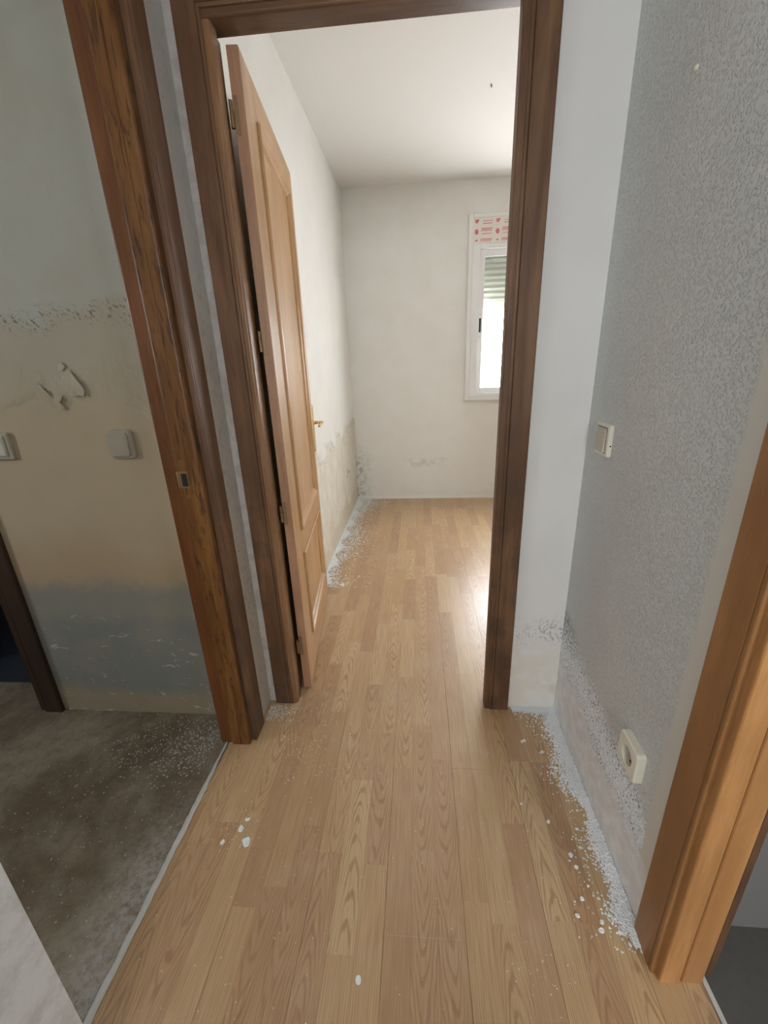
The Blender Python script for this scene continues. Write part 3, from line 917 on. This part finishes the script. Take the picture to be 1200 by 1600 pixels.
wp(box('sill', x0+0.02, x1-0.02, YF+0.052, YF+0.30, z0-0.005, z0+0.034, M['pvc'], None, 0.003))


# ------------------------------------------------------------------ switches, socket and cover plates
def plate_mesh(name, w, h, r, t, bev, O, U, V, W, mat, parent):
    """rounded rectangular plate: U across, V up, W out of the wall"""
    O, U, V, W = Vector(O), Vector(U), Vector(V), Vector(W)
    bm = bmesh.new()
    rings = []
    for inset, d in ((0, 0), (0, t-bev), (bev*0.35, t-bev*0.3), (bev, t)):
        p = rrect(w-2*inset, h-2*inset, max(r-inset, 0.001), 4)
        rings.append([bm.verts.new(O + U*u + V*v + W*d) for u, v in p])
    n = len(rings[0])
    for a, b in zip(rings, rings[1:]):
        for i in range(n):
            bm.faces.new((a[i], a[(i+1) % n], b[(i+1) % n], b[i]))
    bm.faces.new(rings[-1])
    o = finish(bm, name, mat)
    return under(o, parent) if parent else o


def root(name, loc):
    e = empty(name, loc)
    bpy.context.view_layer.update()
    return e


# light switch on the rough wall
Xn, Yp, Zp = Vector((-1, 0, 0)), Vector((0, 1, 0)), Vector((0, 0, 1))
cy, cz = 1.190, 1.055
sw = tag(root('light_switch', (XR, cy, cz)), 'ivory rocker light switch on the rough white wall', 'light switch')
plate_mesh('plate', 0.086, 0.086, 0.006, 0.011, 0.004, (XR, cy, cz), (0, 1, 0), Zp, Xn, M['plastic'], sw)
under(box('gap', XR-0.0116, XR-0.010, cy-0.030, cy+0.032, cz-0.034, cz+0.034, M['hole'], None), sw)
bm = bmesh.new()
xs = XR-0.011
v = [bm.verts.new(p) for p in ((xs, cy-0.0285, cz-0.0325), (xs, cy+0.0305, cz-0.0325), (xs, cy+0.0305, cz+0.0325), (xs, cy-0.0285, cz+0.0325),
                               (xs-0.0065, cy-0.0265, cz-0.031), (xs-0.0065, cy+0.029, cz-0.031), (xs-0.0025, cy+0.029, cz+0.031), (xs-0.0025, cy-0.0265, cz+0.031))]
for f in ((0, 1, 2, 3), (4, 5, 6, 7), (0, 1, 5, 4), (1, 2, 6, 5), (2, 3, 7, 6), (3, 0, 4, 7)):
    bm.faces.new([v[i] for i in f])
under(finish(bm, 'rocker', M['plastic_taupe']), sw)
bm = bmesh.new()
cyl(bm, (XR-0.004, cy-0.0437, cz-0.012), (XR-0.004, cy-0.0425, cz-0.012), 0.0022, 8)
under(finish(bm, 'pry_slot', M['hole']), sw)

# socket near the floor
cy, cz = 0.792, 0.374
so = tag(root('wall_socket', (XR, cy, cz)), 'ivory wall socket in the flaking damp band', 'socket')
O = Vector((XR, cy, cz))
bm = bmesh.new()
W, Hh = 0.086, 0.086
TH = 0.020
nseg = 24
rw = 0.0225
rings = []
for inset, d in ((0, 0), (0, TH-0.004), (0.0014, TH-0.0012), (0.004, TH)):
    # rounded-square outline sampled at even angles, so the round well below keeps its shape
    ang = [2*math.pi*(i+0.5)/48 for i in range(48)]
    rad = [(W/2-inset)/(abs(math.cos(a))**11+abs(math.sin(a))**11)**(1/11) for a in ang]
    rings.append([bm.verts.new(O + Yp*(r*math.cos(a)) + Zp*(r*math.sin(a)) + Xn*d) for a, r in zip(ang, rad)])
for rr, d in ((rw+0.0012, TH), (rw, TH-0.001), (rw-0.0008, 0.001)):
    rings.append([bm.verts.new(O + Yp*(rr*math.cos(a)) + Zp*(rr*math.sin(a)) + Xn*d) for a in ang])
n = len(ang)
for a, b in zip(rings, rings[1:]):
    for i in range(n):
        bm.faces.new((a[i], a[(i+1) % n], b[(i+1) % n], b[i]))
bm.faces.new(rings[-1])
under(finish(bm, 'plate', M['plastic']), so)
bm = bmesh.new()
cyl(bm, (XR-0.0011, cy, cz), (XR-0.0018, cy, cz), rw-0.0012, 24)
under(finish(bm, 'socket_well', M['well']), so)
bm = bmesh.new()
for dy in (-0.0095, 0.0095):
    cyl(bm, (XR-0.0012, cy+dy, cz), (XR-0.0026, cy+dy, cz), 0.0034, 12)
under(finish(bm, 'contact_hole', M['hole']), so)
for dz in (-0.0185, 0.0185):
    under(box('earth_contact', XR-0.010, XR-0.001, cy-0.003, cy+0.003, cz+dz-0.0015, cz+dz+0.0015, M['bronze']), so)

# cover plate and switch on the stained wall of the left room (wall faces -Y)
Yn, Xp = Vector((0, -1, 0)), Vector((1, 0, 0))
YW = 1.24
bp = tag(root('blank_plate', (-0.915, YW, 1.061)), 'painted-over blank cover plate on the stained beige wall', 'cover plate')
plate_mesh('plate', 0.084, 0.090, 0.016, 0.011, 0.006, (-0.913, YW, 1.061), Xp, Zp, Yn, M['plastic_old'], bp)
plate_mesh('cover', 0.066, 0.074, 0.010, 0.016, 0.004, (-0.918, YW, 1.061), Xp, Zp, Yn, M['plastic_old'], bp)
ls = tag(root('light_switch', (-1.325, YW, 1.064)), 'cream light switch on the stained wall beside the dark frame', 'light switch')
plate_mesh('plate', 0.086, 0.086, 0.006, 0.011, 0.004, (-1.322, YW, 1.064), Xp, Zp, Yn, M['plastic_old'], ls)
plate_mesh('rocker', 0.064, 0.066, 0.003, 0.017, 0.004, (-1.328, YW, 1.066), Xp, Zp, Yn, M['plastic_cream'], ls)
# television outlet low on the bedroom wall
to = tag(root('wall_outlet', (XL, 3.47, 0.40)), 'small white outlet low on the stained bedroom wall', 'outlet')
plate_mesh('plate', 0.080, 0.080, 0.012, 0.009, 0.003, (XL, 3.47, 0.40), Yp, Zp, Xp, M['plastic_cream'], to)
bm = bmesh.new()
cyl(bm, (XL+0.0085, 3.47, 0.40), (XL+0.0100, 3.47, 0.40), 0.022, 18)
under(finish(bm, 'socket_well', M['plastic_taupe']), to)
bm = bmesh.new()
cyl(bm, (XL+0.0099, 3.475, 0.40), (XL+0.0106, 3.475, 0.40), 0.012, 14)
under(finish(bm, 'hole', M['hole']), to)
# a knob of plaster over an old nail high on the rough wall
bm = bmesh.new()
bmesh.ops.create_icosphere(bm, subdivisions=2, radius=0.005, matrix=Matrix.Translation((XR-0.001, 1.027, 1.753)))
tag(finish(bm, 'nail', M['plastic'], None, True), 'white painted nail head high on the rough wall', 'nail')
bm = bmesh.new()
cyl(bm, (0.378, 2.762, CEIL-0.010), (0.378, 2.762, CEIL+0.001), 0.004, 8)
tag(finish(bm, 'ceiling_hook', M['bronze'], None), 'tiny hook in the white bedroom ceiling', 'hook')


# ------------------------------------------------------------------ peeling plaster on the left-room wall
def flap(name, pts, lift, mat, parent):
    """a curled tongue of paint: outline on the wall plane, lifted along one side"""
    bm = bmesh.new()
    n = len(pts)
    cxm = sum(p[0] for p in pts)/n; czm = sum(p[1] for p in pts)/n
    ring = [bm.verts.new((x, YW - 0.0004 - l*lift, z)) for (x, z, l) in pts]
    back = [bm.verts.new((x, YW + 0.001, z)) for (x, z, l) in pts]
    c = bm.verts.new((cxm, YW - 0.0012 - 0.35*lift, czm))
    for i in range(n):
        bm.faces.new((ring[i], ring[(i+1) % n], c))
    for i in range(n):
        if pts[i][2] < 0.2 and pts[(i+1) % n][2] < 0.2:
            bm.faces.new((ring[i], back[i], back[(i+1) % n], ring[(i+1) % n]))
    return finish(bm, name, mat, parent)


wl = bpy.data.objects['wall_left_room_back']
Mp = M['wall_left_room']
# main blister with its torn lower edge
flap('peeling_flap', [(-1.050, 1.290, 0), (-1.022, 1.283, .3), (-1.006, 1.262, 1), (-0.992, 1.238, 1), (-0.986, 1.222, .9), (-0.995, 1.208, 1), (-1.012, 1.211, .7), (-1.030, 1.208, .9), (-1.048, 1.214, .4), (-1.060, 1.245, 0)], 0.0081, Mp, wl)
flap('peeling_flap', [(-1.085, 1.225, 0), (-1.064, 1.212, .4), (-1.069, 1.200, 1), (-1.078, 1.192, 1), (-1.072, 1.182, .9), (-1.064, 1.178, .8), (-1.074, 1.168, 1), (-1.086, 1.176, .7), (-1.100, 1.200, 0)], 0.0073, Mp, wl)
flap('peeling_flap', [(-1.136, 1.250, 0), (-1.126, 1.244, .6), (-1.112, 1.226, 1), (-1.103, 1.214, .8), (-1.108, 1.208, .5), (-1.128, 1.228, .1)], 0.0060, Mp, wl)
flap('peeling_flap', [(-1.055, 1.300, 0), (-1.040, 1.305, .6), (-1.030, 1.292, .8), (-1.045, 1.282, .9), (-1.058, 1.286, .3)], 0.0054, Mp, wl)
flap('peeling_flap', [(-0.818, 1.175, 0), (-0.800, 1.168, .8), (-0.790, 1.150, .9), (-0.800, 1.132, .9), (-0.815, 1.136, .5), (-0.826, 1.155, 0)], 0.0040, Mp, wl)

# ------------------------------------------------------------------ plaster debris
rng = random.Random(21)


def crumb(bm, x, y, z, r, flat=0.5):
    """an irregular five-sided chip: 10 triangles"""
    n = 5
    a0 = rng.uniform(0, 6.28)
    h = r*flat*rng.uniform(0.6, 1.3)
    ring = []
    for i in range(n):
        a = a0 + 2*math.pi*i/n + rng.uniform(-.3, .3)
        rr = r*rng.uniform(0.65, 1.25)
        ring.append(bm.verts.new((x+rr*math.cos(a), y+rr*math.sin(a), z+h*rng.uniform(0.1, 0.5))))
    t = bm.verts.new((x+rng.uniform(-.3, .3)*r, y+rng.uniform(-.3, .3)*r, z+h))
    b = bm.verts.new((x, y, z-0.0003))
    for i in range(n):
        bm.faces.new((ring[i], ring[(i+1) % n], t))
        bm.faces.new((ring[(i+1) % n], ring[i], b))


def stuff(name, pts, mat, label, mounds=()):
    bm = bmesh.new()
    for x, y, z, r in pts:
        crumb(bm, x, y, z, r)
    for (path, nrm, wid, hgt) in mounds:
        prev = None
        for i, (mx, my) in enumerate(path):
            w = wid[i]
            ring = []
            for q in range(7):
                f = q/6
                d = w*f + (rng.uniform(-.004, .004) if q > 1 else 0)
                z = hgt*(1-f)**1.2*rng.uniform(0.35, 1.5) if q < 6 else -0.0004
                ring.append(bm.verts.new((mx+nrm[0]*d, my+nrm[1]*d, z)))
            if prev:
                for q in range(6):
                    bm.faces.new((prev[q], prev[q+1], ring[q+1], ring[q]))
            prev = ring
    o = finish(bm, name, mat)
    return tag(o, label, 'debris', None, 'stuff')


# along the rough wall and the foot of the corridor-end wall
pts = []
for i in range(11000):
    y = rng.uniform(0.60, YB-0.004)
    core = 0.048*(0.75+0.35*math.sin(y*13.0)+0.25*math.sin(y*31+1))
    if y < 0.68:
        core *= max(0.1, (y-0.60)/0.08)
    d = abs(rng.gauss(0, 0.55))*core
    if rng.random() < 0.06:
        d += rng.expovariate(1/0.028)
    h = max(0, 1-d/max(core, 1e-4))*0.010
    pts.append((XR-0.003-d, y, rng.uniform(0, h), rng.uniform(0.0010, 0.0034)*(1.7 if rng.random() < .1 else 1)))
for i in range(1500):
    x = rng.uniform(0.335, XR-0.003)
    d = abs(rng.gauss(0, 0.014))*(0.5+(x-0.335)/0.17)
    if rng.random() < 0.15:
        d += rng.expovariate(1/0.02)
    pts.append((x, YB-0.003-d, rng.uniform(0, 0.005), rng.uniform(0.0012, 0.0032)))
stuff('plaster_crumbs', [p for p in pts if p[0] > 0.345], M['crumb'], 'white plaster crumbs heaped along the rough corridor wall',
      [([(XR-0.001, YB-0.003-(YB-0.62)*i/220) for i in range(221)], (-1, 0),
        [0.026*(0.75+0.35*math.sin((YB-(YB-0.62)*i/220)*13.0)+0.25*math.sin((YB-(YB-0.62)*i/220)*31+1))*min(1, (221-i)/25)*rng.uniform(.8, 1.2) for i in range(221)], 0.007),
       ([(0.35+0.15*i/60, YB-0.001) for i in range(61)], (0, -1), [0.020*rng.uniform(.5, 1.2)*min(1, .3+i/30) for i in range(61)], 0.004)])
# loose flakes still clinging to the damp band of the rough wall
bm = bmesh.new()
for i in range(5200):
    y = rng.uniform(0.70, YB-0.004)
    top = 0.285+(y-0.74)*0.17; low = 0.170+(y-0.74)*0.13
    z = rng.gauss((top+low)/2-0.005, (top-low)*0.30)
    r = rng.uniform(0.0010, 0.0032)
    if abs(y-0.792) < 0.047 and abs(z-0.374) < 0.047:
        continue
    n = 5
    a0 = rng.uniform(0, 6.28)
    h = r*rng.uniform(0.4, 0.9)
    ring = []
    for q in range(n):
        a = a0+2*math.pi*q/n+rng.uniform(-.3, .3)
        rr = r*rng.uniform(.5, 1.4)
        ring.append(bm.verts.new((XR-h*rng.uniform(0.1, 0.7), y+rr*math.cos(a), z+rr*math.sin(a))))
    t_ = bm.verts.new((XR-h, y, z)); b_ = bm.verts.new((XR+0.0006, y, z))
    for q in range(n):
        bm.faces.new((ring[q], ring[(q+1) % n], t_)); bm.faces.new((ring[(q+1) % n], ring[q], b_))
fl = finish(bm, 'flaking_plaster', M['crumb'], bpy.data.objects['wall_right'])
fl['kind'] = 'stuff'
# bedroom, along the stained left wall
pts = []
for i in range(5500):
    y = YF-0.01-abs(rng.gauss(0, 0.60)) if rng.random() < .35 else rng.uniform(2.22, YF-0.01)
    if not 2.2 < y < YF:
        continue
    wdt = 0.05 + 0.06*(0.5+0.5*math.sin(y*7))
    d = abs(rng.gauss(0, 0.8))*wdt
    if rng.random() < 0.2:
        d += rng.expovariate(1/0.06)
    pts.append((XL+0.004+d, y, rng.uniform(0, 0.004), rng.uniform(0.0018, 0.0055)))
pts = [p for p in pts if p[0] < -0.25]
stuff('plaster_crumbs', pts, M['crumb'], 'white plaster crumbs along the stained bedroom wall',
      [([(XL+0.001, 2.25+(YF-2.26)*i/240) for i in range(241)], (1, 0),
        [(0.030+0.025*math.sin(i*0.18)+0.05*max(0, (i-200)/40)*0.6)*rng.uniform(.6, 1.3)+0.006 for i in range(241)], 0.005)])
# concrete side of the left doorway
pts = []
for i in range(900):
    x = -0.74-abs(rng.gauss(0, 0.17)); y = 1.12+rng.gauss(0, 0.075) - 0.4*abs(x+0.74)*rng.random()
    if x > -1.4 and 0.5 < y < 1.232:
        pts.append((x, y, -0.004, rng.uniform(0.001, 0.0036)))
for i in range(350):
    pts.append((rng.uniform(-1.5, -0.72), rng.uniform(0.45, 1.22), -0.004, rng.uniform(0.0008, 0.0026)))
stuff('plaster_crumbs', pts, M['crumb_dirty'], 'dusty plaster crumbs on the bare concrete floor')
# specks between the two left frames and over the laminate
pts = []
for i in range(420):
    x = XL+0.012+abs(rng.gauss(0, 0.05)); y = 1.26+rng.gauss(0, 0.03)
    if y < YB-0.002-(0.016 if x > -0.58 else 0) and y > 1.21 and x < -0.3:
        pts.append((x, y, 0.0, rng.uniform(0.0009, 0.0026)))
for i in range(170):
    pts.append((rng.gauss(-0.40, 0.12), rng.gauss(1.13, 0.12), 0.0, rng.uniform(0.0008, 0.0022)))
for i in range(330):
    pts.append((rng.uniform(-0.66, 0.45), rng.uniform(0.40, 1.28), 0.0, rng.uniform(0.0005, 0.0016)))
for i in range(60):
    pts.append((rng.gauss(-0.54, 0.035), rng.gauss(0.815, 0.035), 0.0, rng.uniform(0.0006, 0.0018)))
for i in range(26):
    pts.append((rng.gauss(0.25, 0.035), rng.gauss(0.55, 0.02), 0.0, rng.uniform(0.0005, 0.0015)))
pts = [p for p in pts if -0.68 < p[0] < 0.34 and p[1] < YB-0.02]
stuff('plaster_crumbs', pts, M['flake'], 'fine white plaster specks scattered on the laminate')


def flake(name, x, y, r, label, ry=1.0, rot=0.0, group=None, z=0.0):
    bm = bmesh.new()
    n = 9
    top, bot = [], []
    for i in range(n):
        a = 2*math.pi*i/n
        rr = r*rng.uniform(0.72, 1.2)
        u, v = rr*math.cos(a), rr*ry*math.sin(a)
        px, py = u*math.cos(rot)-v*math.sin(rot), u*math.sin(rot)+v*math.cos(rot)
        hh = rng.uniform(0.08, 0.32)*r
        bot.append(bm.verts.new((px, py, 0.0 + hh*0.25)))
        top.append(bm.verts.new((px*0.86, py*0.86, hh+0.0018)))
    c = bm.verts.new((0, 0, 0.0022)); b = bm.verts.new((0, 0, 0.0))
    for i in range(n):
        j = (i+1) % n
        bm.faces.new((bot[i], bot[j], top[j], top[i]))
        bm.faces.new((top[i], top[j], c)); bm.faces.new((bot[j], bot[i], b))
    o = finish(bm, name, M['flake'])
    o.location = (x, y, z)
    return tag(o, label, 'plaster flake', group)


flake('plaster_flake', -0.499, 0.786, 0.0135, 'largest white plaster flake lying on the laminate', 1.05, 0.6)
flake('plaster_flake', -0.528, 0.820, 0.0080, 'small plaster flake next to the largest flake', 1.4, 0.3)
flake('plaster_flake', -0.518, 0.846, 0.0082, 'oblong plaster flake farthest in from the concrete in the cluster', 0.6, 0.4)
flake('plaster_flake', -0.566, 0.781, 0.0062, 'small plaster flake in the cluster closest to the pale floor strip', 1.2, 0.1)
flake('plaster_flake', -0.141, 0.520, 0.0062, 'lone white plaster flake in the middle of the laminate', 1.4, 0.2)
G = 'larger flakes fallen along the rough wall'
for (x, y, r) in ((0.366, 0.885, 0.0055), (0.352, 1.160, 0.0055), (0.362, 1.165, 0.0050), (0.400, 0.800, 0.0055), (0.405, 0.770, 0.0050), (0.395, 0.700, 0.0048),
                  (0.372, 0.665, 0.0050), (0.418, 0.640, 0.0060), (0.425, 0.655, 0.0055), (0.432, 0.820, 0.0050), (0.300, 0.935, 0.0035)):
    flake('plaster_flake', x, y, r, 'small white plaster flake beside the crumbs along the rough wall', rng.uniform(.7, 1.3), rng.uniform(0, 3), G)
flake('plaster_flake', -0.470, 2.250, 0.016, 'white plaster flake by the free edge of the open door', 1.2, 0.5)
